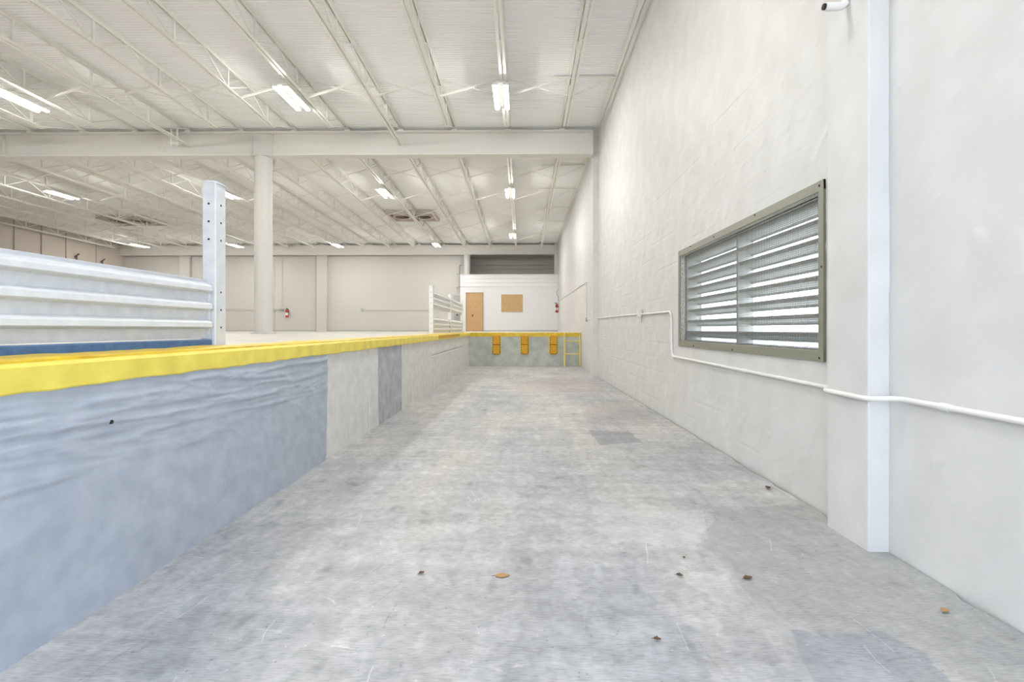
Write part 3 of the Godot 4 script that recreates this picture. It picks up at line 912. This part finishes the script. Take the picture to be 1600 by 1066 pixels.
# ------------------------------------------------------------------ louver
func louver() -> void:
	var t := thing("wall_louver", "olive grey metal ventilation louver set in the white wall", "louver", Vector3(RIGHT, EYE, -4.75))
	var z0 := -6.256 + 4.75
	var z1 := -3.246 + 4.75
	var y0 := -0.205
	var y1 := 0.945
	var w := 0.062
	var fx := -0.016
	# flange frame of folded metal
	part("bottom_flange", one(func(st): box(st, Vector3(fx, y0, z0), Vector3(0.004, y0 + w, z1))), M.louver, t)
	part("top_flange", one(func(st): box(st, Vector3(fx, y1 - w, z0), Vector3(0.004, y1, z1))), M.louver, t)
	part("side_flange", one(func(st): box(st, Vector3(fx - 0.002, y0, z0), Vector3(0.004, y1, z0 + 0.05))), M.louver, t)
	part("side_flange", one(func(st): box(st, Vector3(fx - 0.002, y0, z1 - 0.055), Vector3(0.004, y1, z1))), M.louver, t)
	part("inner_frame", one(func(st):
		box(st, Vector3(0.06, y0 + w, z0 + 0.075), Vector3(0.21, y1 - w, z0 + 0.085))
		box(st, Vector3(0.06, y0 + w, z1 - 0.085), Vector3(0.21, y1 - w, z1 - 0.075))
		box(st, Vector3(0.05, y0 + w - 0.004, z0 + 0.07), Vector3(0.21, y0 + w + 0.012, z1 - 0.07))
		box(st, Vector3(0.05, y1 - w - 0.012, z0 + 0.07), Vector3(0.21, y1 - w + 0.004, z1 - 0.07))), M.blade, t)
	part("mullion", one(func(st): box(st, Vector3(0.07, y0 + w, -0.02), Vector3(0.21, y1 - w, 0.02))), M.blade, t)
	# blades: two panels of eight, bent sheet falling outward
	var profile := [Vector2(0.088, -0.006), Vector2(0.080, 0.012), Vector2(0.086, 0.022), Vector2(0.104, 0.010), Vector2(0.112, 0.016), Vector2(0.140, -0.008), Vector2(0.148, -0.002), Vector2(0.186, -0.034), Vector2(0.190, -0.052)]
	var outline := PackedVector2Array()
	for p in profile: outline.append(p)
	for i in range(profile.size() - 1, -1, -1): outline.append(profile[i] + Vector2(0.0015, -0.003))
	var span := (z1 - z0) / 2 - 0.1
	var blade := one(func(st): prism(st, outline, span))
	for pz in [z0 + 0.083, 0.018]:
		for k in 8:
			part("blade", blade, M.blade, t, Vector3(0, y0 + w + 0.10 + 0.1275 * k, pz))
	# wire screen
	var scr := part("wire_screen", one(func(st):
		var r := 0.0011
		var z := z0 + 0.075
		while z < z1 - 0.06:
			box(st, Vector3(0.045 - r, y0 + w, z - r), Vector3(0.045 + r, y1 - w, z + r))
			z += 0.0145
		var y := y0 + w + 0.005
		while y < y1 - w:
			box(st, Vector3(0.047 - r, y - r, z0 + 0.07), Vector3(0.047 + r, y + r, z1 - 0.06))
			y += 0.0145), M.wire, t)
	scr.set_meta("kind", "stuff")
	scr.set_meta("label", "fine square wire screen")
	for q in [[y1 - 0.015, 0.55], [y1 - 0.028, -0.35], [y1 - 0.012, -1.05], [y0 + 0.02, -0.95], [y0 + 0.018, 0.1], [y0 + 0.02, 1.46], [y1 - 0.03, 1.46], [y0 + 0.6, z1 - 0.02]]:
		part("screw", one(func(st): lathe(st, [Vector2(0.0, 0.006), Vector2(0.006, 0.005), Vector2(0.009, 0.0)], 10, Transform3D(Basis(Vector3(0, 0, 1), Vector3(-1, 0, 0), Vector3(0, -1, 0)), Vector3(fx - 0.001, q[0], q[1])))), M.bolt, t)

# ------------------------------------------------------------------ guard rails
func rail_outline(h: float) -> PackedVector2Array:
	# ribbed beam: x towards the lane, y up; three ribs
	var f := [Vector2(0.012, 0.0), Vector2(0.012, 0.055)]
	for k in 3:
		var y := 0.060 + 0.117 * k
		f.append_array([Vector2(0.012, y), Vector2(0.020, y + 0.002), Vector2(0.050, y + 0.010), Vector2(0.056, y + 0.015), Vector2(0.052, y + 0.040), Vector2(0.044, y + 0.050), Vector2(0.016, y + 0.062), Vector2(0.012, y + 0.066)])
	f.append_array([Vector2(0.012, 0.365), Vector2(0.018, 0.378), Vector2(0.012, 0.38)])
	var o := PackedVector2Array()
	for p in f: o.append(Vector2(p.x, p.y * h / 0.38))
	for i in range(f.size() - 1, -1, -1):
		var p: Vector2 = f[i]
		o.append(Vector2(p.x - 0.006, p.y * h / 0.38))
	return o

func guard_post(label: String, at: Vector3, h: float, m: Material) -> void:
	var t := thing("guard_post", label, "post", at, "guard rail posts")
	var body := part("tube", one(func(st): prism(st, chamfered(0.092, 0.12, 0.008), h - 0.012, upright(Vector3(0, 0.012, 0)))), m, t)
	part("base_plate", one(func(st): prism(st, chamfered(0.15, 0.17, 0.01), 0.014, upright(Vector3.ZERO))), m, t)
	part("cap", one(func(st):
		prism(st, chamfered(0.104, 0.132, 0.012), 0.008, upright(Vector3(0, h - 0.006, 0)))
		prism(st, chamfered(0.09, 0.118, 0.02), 0.008, upright(Vector3(0, h + 0.002, 0)))), m, t)
	for y in [0.13, 0.245, 0.36, 0.70, 0.815, 0.93]:
		part("bolt_hole", one(func(st):
			tube(st, [Vector3(0.04, y * h / 1.07, 0.0), Vector3(0.0475, y * h / 1.07, 0.0)], 0.0075, 10)
			tube(st, [Vector3(0.0, y * h / 1.07, 0.05), Vector3(0.0, y * h / 1.07, 0.0615)], 0.0075, 10)), M.bolt, body)

func guard_beam(label: String, z_near: float, z_far: float, x: float, y: float, h: float, m: Material, grp: String) -> void:
	var t := thing("guard_rail", label, "guard rail", Vector3(x, y, z_far), grp)
	part("ribbed_beam", one(func(st): prism(st, rail_outline(h), z_near - z_far - 0.04, Transform3D(Basis(), Vector3(0, 0, 0.02)))), m, t)
	for z in [0.0, z_near - z_far]:
		var s := 1.0 if z == 0.0 else -1.0
		var plate := part("end_plate", one(func(st):
			box(st, Vector3(-0.03, -0.005, minf(z, z + s * 0.008)), Vector3(0.028, h - 0.005, maxf(z, z + s * 0.008)))
			box(st, Vector3(0.0, 0.0, minf(z, z + s * 0.06)), Vector3(0.008, h - 0.01, maxf(z, z + s * 0.06)))), m, t)
		for yy in [0.12, 0.235, 0.345]:
			part("bolt", one(func(st): tube(st, [Vector3(-0.012, yy * h / 0.38, z + s * 0.006), Vector3(-0.012, yy * h / 0.38, z + s * 0.02)], 0.009, 6)), m, plate)

func guard_rails() -> void:
	guard_post("tall galvanised guard post at the end of the near guard rail", Vector3(-2.075, DECK, -3.415), 1.075 + 0.02, M.zinc)
	guard_beam("galvanised three rib guard rail along the yellow edge", 1.0, -3.347, -2.085, EYE - 0.060, 0.382, M.zinc, "near guard rail")
	guard_post("galvanised guard post at the hidden end of the near guard rail", Vector3(-2.075, DECK, 1.07), 1.095, M.zinc)
	var k := part("blue_kerb", one(func(st): prism(st, PackedVector2Array([Vector2(-0.03, 0.0), Vector2(0.03, 0.0), Vector2(0.03, 0.05), Vector2(0.02, 0.056), Vector2(-0.03, 0.056)]), 4.33, Transform3D(Basis(), Vector3(-2.075, DECK, -3.34)))), M.blue, self)
	tag(k, "blue painted steel kerb under the near guard rail", "kerb")
	var zs := [-11.4, -14.25, -17.05]
	var names := ["white guard post at the lane end of the far guard rails", "white guard post in the middle of the far guard rails", "white guard post of the far guard rails beside the dock corner"]
	for i in 3: guard_post(names[i], Vector3(-2.04, DECK, zs[i]), 1.08, M.white)
	for i in 2:
		var which: String = ["first bay", "second bay beside the dock corner"][i]
		guard_beam("white upper guard rail of the far guard, " + which, zs[i] - 0.068, zs[i + 1] + 0.068, -2.05, EYE + 0.47, 0.40, M.white, "far guard rails")
		guard_beam("white lower guard rail of the far guard, " + which, zs[i] - 0.068, zs[i + 1] + 0.068, -2.05, EYE - 0.09, 0.36, M.white, "far guard rails")

# ------------------------------------------------------------------ dock wall fittings
func dock_fittings() -> void:
	var xs := [-0.868, 0.06, 0.998]
	var names := ["yellow steel faced dock bumper next to the retaining wall corner", "yellow steel faced dock bumper in the middle of the dock wall", "yellow steel faced dock bumper next to the ladder"]
	var src: Node3D = null
	for i in 3:
		var at := Vector3(xs[i], EYE - 0.83, DOCK)
		if src:
			copy(src, at, names[i])
			continue
		src = thing("dock_bumper", names[i], "bumper", at, "dock bumpers")
		var w := 0.115
		part("rubber_block", one(func(st): box(st, Vector3(-w, 0.02, -0.01), Vector3(w, 0.60, 0.10))), M.rubber, src)
		part("face_plate", one(func(st): prism(st, PackedVector2Array([Vector2(0.0, 0.33), Vector2(0.10, 0.33), Vector2(0.118, 0.34), Vector2(0.118, 0.62), Vector2(0.10, 0.64), Vector2(0.0, 0.64), Vector2(0.0, 0.625), Vector2(0.10, 0.62), Vector2(0.106, 0.61), Vector2(0.106, 0.33)]), w * 2 - 0.02, Transform3D(Basis(Vector3(0, 0, 1), Vector3(0, 1, 0), Vector3(-1, 0, 0)), Vector3(w - 0.01, 0, 0)))), M.bumper, src)
		part("face_plate", one(func(st): prism(st, PackedVector2Array([Vector2(0.106, 0.315), Vector2(0.118, 0.31), Vector2(0.118, 0.04), Vector2(0.10, 0.008), Vector2(0.03, 0.0), Vector2(0.03, 0.012), Vector2(0.095, 0.02), Vector2(0.106, 0.045)]), w * 2 - 0.02, Transform3D(Basis(Vector3(0, 0, 1), Vector3(0, 1, 0), Vector3(-1, 0, 0)), Vector3(w - 0.01, 0, 0)))), M.bumper, src)
		for s in [-1.0, 1.0]:
			var br := part("bracket", one(func(st):
				box(st, Vector3(minf(s * w, s * (w + 0.008)), 0.02, 0.0), Vector3(maxf(s * w, s * (w + 0.008)), 0.6, 0.075))
				box(st, Vector3(minf(s * w, s * (w + 0.035)), 0.06, 0.0), Vector3(maxf(s * w, s * (w + 0.035)), 0.58, 0.008))), M.pale_yellow, src)
			for k in 7:
				part("rod_end", one(func(st): tube(st, [Vector3(s * w, 0.07 + 0.078 * k, 0.088), Vector3(s * (w + 0.012), 0.07 + 0.078 * k, 0.088)], 0.012, 8)), M.rubber, br)
	# ladder
	var l := thing("dock_ladder", "pale yellow fixed steel ladder at the end of the dock wall", "ladder", Vector3(1.615, 0.0, DOCK + 0.14))
	for x in [-0.255, 0.245]:
		part("stringer", one(func(st): prism(st, chamfered(0.05, 0.03, 0.005), DECK + 0.012, upright(Vector3(x, 0.002, 0)))), M.pale_yellow, l)
		part("standoff", one(func(st): box(st, Vector3(x - 0.015, DECK - 0.02, -0.14), Vector3(x + 0.015, DECK + 0.012, 0.01))), M.pale_yellow, l)
	for y in [0.41, 0.825]:
		part("rung", one(func(st): tube(st, [Vector3(-0.25, y, 0), Vector3(0.24, y, 0)], 0.019, 12)), M.pale_yellow, l)

# ------------------------------------------------------------------ office
func office() -> void:
	var z := -28.0
	var x0 := -3.435
	var h := EYE + 2.955 - DECK
	var o := thing("wall_office", "white office partition at the end of the warehouse", "wall", Vector3(0, DECK, z), "", "structure")
	part("face", one(func(st): box(st, Vector3(x0, 0, -0.16), Vector3(RIGHT, h, 0))), M.office, o)
	part("cap", one(func(st): box(st, Vector3(x0 - 0.03, h, -0.2), Vector3(RIGHT, h + 0.045, 0.05))), M.office, o)
	for k in 3:
		part("siding_board", one(func(st): prism(st, PackedVector2Array([Vector2(0, 0), Vector2(0.03, 0.005), Vector2(0.012, 0.2), Vector2(0, 0.2)]), RIGHT - x0, Transform3D(Basis(Vector3(0, 0, 1), Vector3(0, 1, 0), Vector3(-1, 0, 0)), Vector3(RIGHT, h - 0.21 * (k + 1), 0)))), M.office, o)
	part("side_face", one(func(st): box(st, Vector3(x0, 0, -0.9), Vector3(x0 + 0.16, h, -0.16))), M.office, o)
	var base := part("baseboard_office", one(func(st): box(st, Vector3(-2.14, DECK, z), Vector3(RIGHT, DECK + 0.06, z + 0.02))), M.panel_grey, self)
	tag(base, "grey baseboard under the white office partition", "baseboard", "", "structure")
	var d := thing("door_1", "tan wooden office door with dark lever", "door", Vector3(-2.645, DECK, z), "", "structure")
	var leaf := part("leaf", one(func(st): box(st, Vector3(-0.43, 0.03, 0.0), Vector3(0.43, 2.08, 0.03))), M.door, d)
	part("frame", one(func(st):
		box(st, Vector3(-0.475, 0, 0), Vector3(-0.43, 2.125, 0.045))
		box(st, Vector3(0.43, 0, 0), Vector3(0.475, 2.125, 0.045))
		box(st, Vector3(-0.475, 2.08, 0), Vector3(0.475, 2.125, 0.045))), M.door_frame, d)
	part("lever", one(func(st):
		tube(st, [Vector3(-0.10, 0.88, 0.03), Vector3(-0.10, 0.88, 0.09)], 0.035, 10)
		tube(st, [Vector3(-0.10, 0.80, 0.08), Vector3(-0.10, 0.88, 0.08)], 0.02, 8)), M.dark, leaf)
	part("threshold", one(func(st): box(st, Vector3(-0.43, 0, 0), Vector3(0.43, 0.03, 0.04))), M.door_frame, d)
	var b := thing("covered_window", "tan cardboard sheet covering the office window", "panel", Vector3(-0.59, EYE + 1.415, z))
	part("sheet", one(func(st): box(st, Vector3(-0.59, -0.48, 0.004), Vector3(0.59, 0.48, 0.018))), M.card, b)
	part("frame", one(func(st):
		for s in [-1.0, 1.0]:
			box(st, Vector3(minf(s * 0.59, s * 0.61), -0.5, 0.0), Vector3(maxf(s * 0.59, s * 0.61), 0.5, 0.03))
			box(st, Vector3(-0.61, minf(s * 0.48, s * 0.5), 0.0), Vector3(0.61, maxf(s * 0.48, s * 0.5), 0.03))), M.office, b)

# ------------------------------------------------------------------ pipes and boxes
func conduits() -> void:
	var x := RIGHT - 0.016
	var c := thing("wall_conduit", "white conduit running low along the right wall and up beside the louver", "conduit")
	var p := RIGHT - 0.107 - 0.014
	var y := EYE - 0.362
	var low := [Vector3(x, y + 0.012, BACK - 0.05), Vector3(x, y + 0.012, -2.60), Vector3(p, y, -2.675), Vector3(p, y, -3.07), Vector3(x, y, -3.16), Vector3(x, y + 0.02, -6.53), Vector3(x, EYE + 0.224, -6.56), Vector3(x, EYE + 0.235, -8.2)]
	part("pipe", one(func(st): tube(st, bend(low, 0.10), 0.014, 12)), M.conduit, c)
	part("pipe", one(func(st): tube(st, bend([Vector3(x, EYE + 0.245, -8.36), Vector3(x, EYE + 0.29, -15.2)], 0.1), 0.012, 10)), M.conduit, c)
	part("pipe", one(func(st): tube(st, bend([Vector3(x, EYE + 0.26, -15.29), Vector3(x, EYE + 1.40, -15.29), Vector3(x, EYE + 1.50, -27.6)], 0.05), 0.011, 10)), M.conduit, c)
	part("junction_box", one(func(st):
		prism(st, chamfered(0.05, 0.17, 0.006), 0.10, upright(Vector3(x - 0.008, EYE + 0.20, -8.28)))
		box(st, Vector3(x - 0.04, EYE + 0.30, -8.40), Vector3(x + 0.016, EYE + 0.315, -8.16))
		tube(st, [Vector3(x, EYE + 0.2, -8.28), Vector3(x, EYE + 0.10, -8.28)], 0.02, 8)), M.conduit, c)
	part("fitting", one(func(st):
		tube(st, [Vector3(x, EYE + 0.22, -15.29), Vector3(x, EYE + 0.34, -15.29)], 0.028, 8)
		tube(st, [Vector3(x, EYE + 0.28, -15.1), Vector3(x, EYE + 0.28, -15.3)], 0.022, 8)), M.panel_grey, c)
	for s in [[-2.32, y + 0.012], [-4.4, y + 0.006], [-12.0, EYE + 0.27]]:
		part("coupling", one(func(st): tube(st, [Vector3(x, s[1], s[0] - 0.025), Vector3(x, s[1], s[0] + 0.025)], 0.0185, 12)), M.conduit, c)
	# high elbow at the top of the pilaster
	var e := thing("conduit_elbow", "short white conduit elbow high on the wide pilaster", "conduit")
	var pf := RIGHT - 0.107 - 0.03
	part("pipe", one(func(st): tube(st, bend([Vector3(1.675, EYE + 1.787, -2.86), Vector3(pf + 0.02, EYE + 1.787, -2.86), Vector3(pf + 0.02, EYE + 2.6, -2.86)], 0.05), 0.021, 14)), M.conduit, e)
	part("end_ring", one(func(st): tube(st, [Vector3(1.664, EYE + 1.787, -2.86), Vector3(1.677, EYE + 1.787, -2.86)], 0.017, 12)), M.dark, e)
	part("strap", one(func(st): box(st, Vector3(pf, EYE + 1.86, -2.90), Vector3(RIGHT - 0.105, EYE + 1.88, -2.82))), M.conduit, e)
	# far wall: pipe beside the office, boxes
	var z := FAR + 0.062
	var f := thing("bent_pipe", "grey bent pipe on the far wall beside the office", "pipe")
	part("pipe", one(func(st): tube(st, bend([Vector3(-3.34, EYE + 3.66, z), Vector3(-3.62, EYE + 3.66, z), Vector3(-3.62, EYE + 2.1, z)], 0.3), 0.045, 12)), M.far_wall, f)
	for yy in [3.1, 2.35]:
		part("strap", one(func(st): box(st, Vector3(-3.75, EYE + yy, FAR + 0.002), Vector3(-3.49, EYE + yy + 0.05, z + 0.05))), M.panel_grey, f)
	var b1 := thing("junction_cabinet", "grey electrical cabinet under the bent pipe", "cabinet", Vector3(-3.72, EYE + 1.70, FAR))
	part("body", one(func(st): prism(st, chamfered(0.42, 0.40, 0.01), 0.14)), M.panel_grey, b1)
	part("cover", one(func(st): prism(st, chamfered(0.36, 0.34, 0.01), 0.012, Transform3D(Basis(), Vector3(0, 0, 0.14)))), M.panel_grey, b1)
	var b2 := thing("switch_cabinet", "grey switch cabinet seen through the far guard rails", "cabinet", Vector3(-3.70, EYE + 0.80, FAR))
	part("body", one(func(st): prism(st, chamfered(0.36, 0.46, 0.01), 0.14)), M.panel_grey, b2)
	part("switch", one(func(st): box(st, Vector3(-0.03, -0.05, 0.14), Vector3(0.03, 0.07, 0.19))), M.dark, b2)
	var g := thing("wall_conduit", "thin conduit along the far wall ending in a small fitting", "conduit")
	part("pipe", one(func(st): tube(st, [Vector3(-9.05, EYE + 1.09, z), Vector3(-3.9, EYE + 1.09, z)], 0.014, 8)), M.far_wall, g)
	part("fitting", one(func(st): prism(st, PackedVector2Array([Vector2(-0.1, 0.09), Vector2(0.1, 0.09), Vector2(0.03, -0.09), Vector2(-0.03, -0.09)]), 0.08, Transform3D(Basis(), Vector3(-9.12, EYE + 1.09, FAR)))), M.panel_grey, g)
	var g2 := thing("wall_conduit", "thin conduit down the far wall to the distant fire extinguisher", "conduit")
	part("pipe", one(func(st):
		tube(st, bend([Vector3(-13.68, EYE + 4.1, z), Vector3(-13.68, EYE + 1.12, z), Vector3(-17.2, EYE + 1.12, z)], 0.08), 0.013, 8)), M.far_wall, g2)
	part("fitting", one(func(st): tube(st, [Vector3(-13.8, EYE + 1.12, z), Vector3(-13.6, EYE + 1.12, z)], 0.05, 8)), M.panel_grey, g2)
	# pair of droppers in front of the near girder
	var d := thing("pipe_dropper", "pair of thin vertical cream pipes in front of the near girder", "pipe")
	for dx in [0.0, 0.16]:
		part("pipe", one(func(st): tube(st, [Vector3(-8.86 + dx, EYE + 4.62, -12.78), Vector3(-8.86 + dx, roof_y(-12.78) - 0.02, -12.78)], 0.022, 8)), M.steel_paint, d)
	part("clamp", one(func(st): box(st, Vector3(-8.92, EYE + 4.66, -12.86), Vector3(-8.64, EYE + 4.70, -12.76))), M.steel_paint, d)

func extinguisher(label: String, at: Vector3, turn: float) -> void:
	var t := thing("fire_extinguisher", label, "extinguisher", at, "fire extinguishers")
	t.rotation.y = turn
	part("cylinder", one(func(st): lathe(st, [Vector2(0.0, 0.0), Vector2(0.07, 0.0), Vector2(0.08, 0.02), Vector2(0.08, 0.36), Vector2(0.06, 0.42), Vector2(0.025, 0.45), Vector2(0.02, 0.47)], 20)), M.red, t)
	part("label_band", one(func(st): lathe(st, [Vector2(0.082, 0.12), Vector2(0.082, 0.27)], 20)), M.white, t)
	part("valve", one(func(st): lathe(st, [Vector2(0.022, 0.465), Vector2(0.022, 0.51), Vector2(0.0, 0.515)], 12)), M.dark, t)
	part("handle", one(func(st):
		tube(st, [Vector3(0, 0.50, 0.0), Vector3(0, 0.53, 0.12)], 0.012, 8)
		tube(st, [Vector3(0, 0.485, 0.0), Vector3(0, 0.47, 0.11)], 0.010, 8)), M.dark, t)
	part("hose", one(func(st): tube(st, bend([Vector3(0.0, 0.49, 0.0), Vector3(0.09, 0.47, 0.02), Vector3(0.10, 0.30, 0.02), Vector3(0.09, 0.1, 0.02)], 0.06), 0.012, 8)), M.dark, t)
	part("wall_bracket", one(func(st): box(st, Vector3(-0.02, 0.1, -0.10), Vector3(0.02, 0.5, -0.07))), M.panel_grey, t)

func roof_vents() -> void:
	for s in [[-4.7, -21.9, "brown twin roof vent between joists beyond the near girder"], [-17.4, -22.6, "brown twin roof vent high over the far left floor"]]:
		var y := roof_y(s[1]) - 0.02
		var t := thing("roof_vent", s[2], "vent", Vector3(s[0], y, s[1]), "roof vents")
		part("frame", one(func(st):
			for q in [-0.95, 0.0, 0.95]: box(st, Vector3(q - 0.05, -0.14, -0.75), Vector3(q + 0.05, 0.0, 0.75))
			for q in [-0.75, 0.75]: box(st, Vector3(-1.0, -0.14, q - 0.05), Vector3(1.0, 0.0, q + 0.05))), M.vent, t)
		for q in [-0.47, 0.47]:
			part("fan_ring", one(func(st): lathe(st, [Vector2(0.30, -0.12), Vector2(0.38, -0.14), Vector2(0.40, -0.02)], 28, Transform3D(Basis(), Vector3(q, 0, 0)))), M.vent, t)
			part("fan_opening", one(func(st): lathe(st, [Vector2(0.36, -0.03), Vector2(0.0, -0.03)], 28, Transform3D(Basis(), Vector3(q, 0, 0)))), M.vent_dark, t)
			for k in 4:
				part("fan_blade", one(func(st): box(st, Vector3(0.05, -0.075, -0.06), Vector3(0.30, -0.065, 0.06), Transform3D(Basis(Vector3.UP, k * PI / 2 + 0.4) * Basis(Vector3.RIGHT, 0.5), Vector3(q, 0, 0)).translated(Vector3(0, -0.02, 0)))), M.vent_dark, t)

func small_things() -> void:
	extinguisher("red fire extinguisher hanging on the right wall beside the office", Vector3(RIGHT - 0.10, EYE + 0.88, -27.3), -PI / 2)
	extinguisher("small red fire extinguisher on the far cream wall", Vector3(-13.37, EYE + 0.66, FAR + 0.1), 0.0)
	var h := thing("hose_hook", "grey hook and sign above the extinguisher on the right wall", "hook", Vector3(RIGHT, EYE + 1.5, -27.3))
	part("arm", one(func(st): tube(st, bend([Vector3(0, 0.62, 0), Vector3(-0.12, 0.55, 0), Vector3(-0.10, 0.30, 0), Vector3(0, 0.28, 0)], 0.08), 0.018, 8)), M.panel_grey, h)
	part("plate", one(func(st): box(st, Vector3(-0.05, 0.05, -0.05), Vector3(0.0, 0.28, 0.05))), M.panel_grey, h)
	# stubs on the left warehouse wall
	for s in [[-25.7, 3.75], [-27.3, 3.7]]:
		var t := thing("pipe_stub", "dark short pipe stub on the left warehouse wall", "pipe", Vector3(SIDE, EYE + s[1], s[0]), "pipe stubs on the left warehouse wall")
		part("stem", one(func(st): tube(st, [Vector3(0.1, -0.6, 0), Vector3(0.1, 0.0, 0)], 0.035, 8)), M.vent_dark, t)
		part("arm", one(func(st): tube(st, [Vector3(0.0, -0.1, 0), Vector3(0.22, 0.08, 0)], 0.04, 8)), M.vent_dark, t)
	leaves()

func leaves() -> void:
	# x, -z, length, turn, curl, tan or brown, label
	var list := [
		[-0.095, 2.40, 0.072, 0.1, 0.02, "tan", "flat tan leaf lying in the middle of the lane"],
		[1.045, 2.39, 0.050, 0.3, 0.25, "brown", "curled brown leaf on the smooth grey patch of the lane"],
		[0.735, 2.41, 0.034, -0.4, 0.5, "brown", "small curled brown leaf with raised edge, left of the smooth patch"],
		[0.815, 2.60, 0.018, 1.2, 0.8, "brown", "tiny dark brown leaf scrap upright on the lane"],
		[1.79, 3.76, 0.06, 0.9, 0.6, "brown", "dark brown leaf near the foot of the right wall"],
		[1.73, 2.12, 0.045, 0.6, 0.35, "tan", "pale dry leaf near the foot of the right wall"],
		[0.50, 1.91, 0.03, -0.2, 0.4, "brown", "tiny brown leaf stalk on the near lane floor"],
		[-0.48, 2.42, 0.03, 0.7, 0.4, "brown", "small grey brown leaf scrap left of the flat tan leaf"],
	]
	var tan := grain(mat(rgb(196, 160, 108), 0.8), 80, 0.05, rgb(214, 200, 180), Color.WHITE, Vector3(6, 6, 6))
	var brown := grain(mat(rgb(122, 92, 66), 0.8), 81, 0.05, rgb(180, 170, 160), Color.WHITE, Vector3(6, 6, 6))
	for l in list:
		var z: float = -l[1]
		var L: float = l[2]
		var curl: float = l[4]
		var mesh := one(func(st):
			var n := 10
			var rows: Array = []
			for i in n + 1:
				var t := float(i) / n
				var wd: float = 0.30 * sin(PI * pow(t, 0.8)) * (1.0 + 0.15 * sin(t * 17.0))
				var row: Array = []
				for j in [-1.0, -0.5, 0.0, 0.5, 1.0]:
					row.append(Vector3((t - 0.5) * L, 0.003 + L * curl * (j * j * wd * 1.4 + 0.5 * pow(t - 0.5, 2.0)), j * wd * L))
				rows.append(row)
			for i in n:
				for j in 4:
					for s in [0.0, -0.0012]:
						var dn := Vector3(0, s, 0)
						quad(st, rows[i][j] + dn, rows[i + 1][j] + dn, rows[i + 1][j + 1] + dn, rows[i][j + 1] + dn, Vector3.UP if s == 0.0 else Vector3.DOWN))
		var o := thing("dry_leaf", l[6], "leaf", Vector3(l[0], lane_y(z) + 0.003, z), "dry leaves on the lane")
		o.rotation.y = l[3]
		part("blade", mesh, tan if l[5] == "tan" else brown, o)
		part("stalk", one(func(st): tube(st, [Vector3(-L * 0.5, 0.004, 0), Vector3(-L * 0.72, 0.003, L * 0.05)], 0.0012, 5)), brown, o)
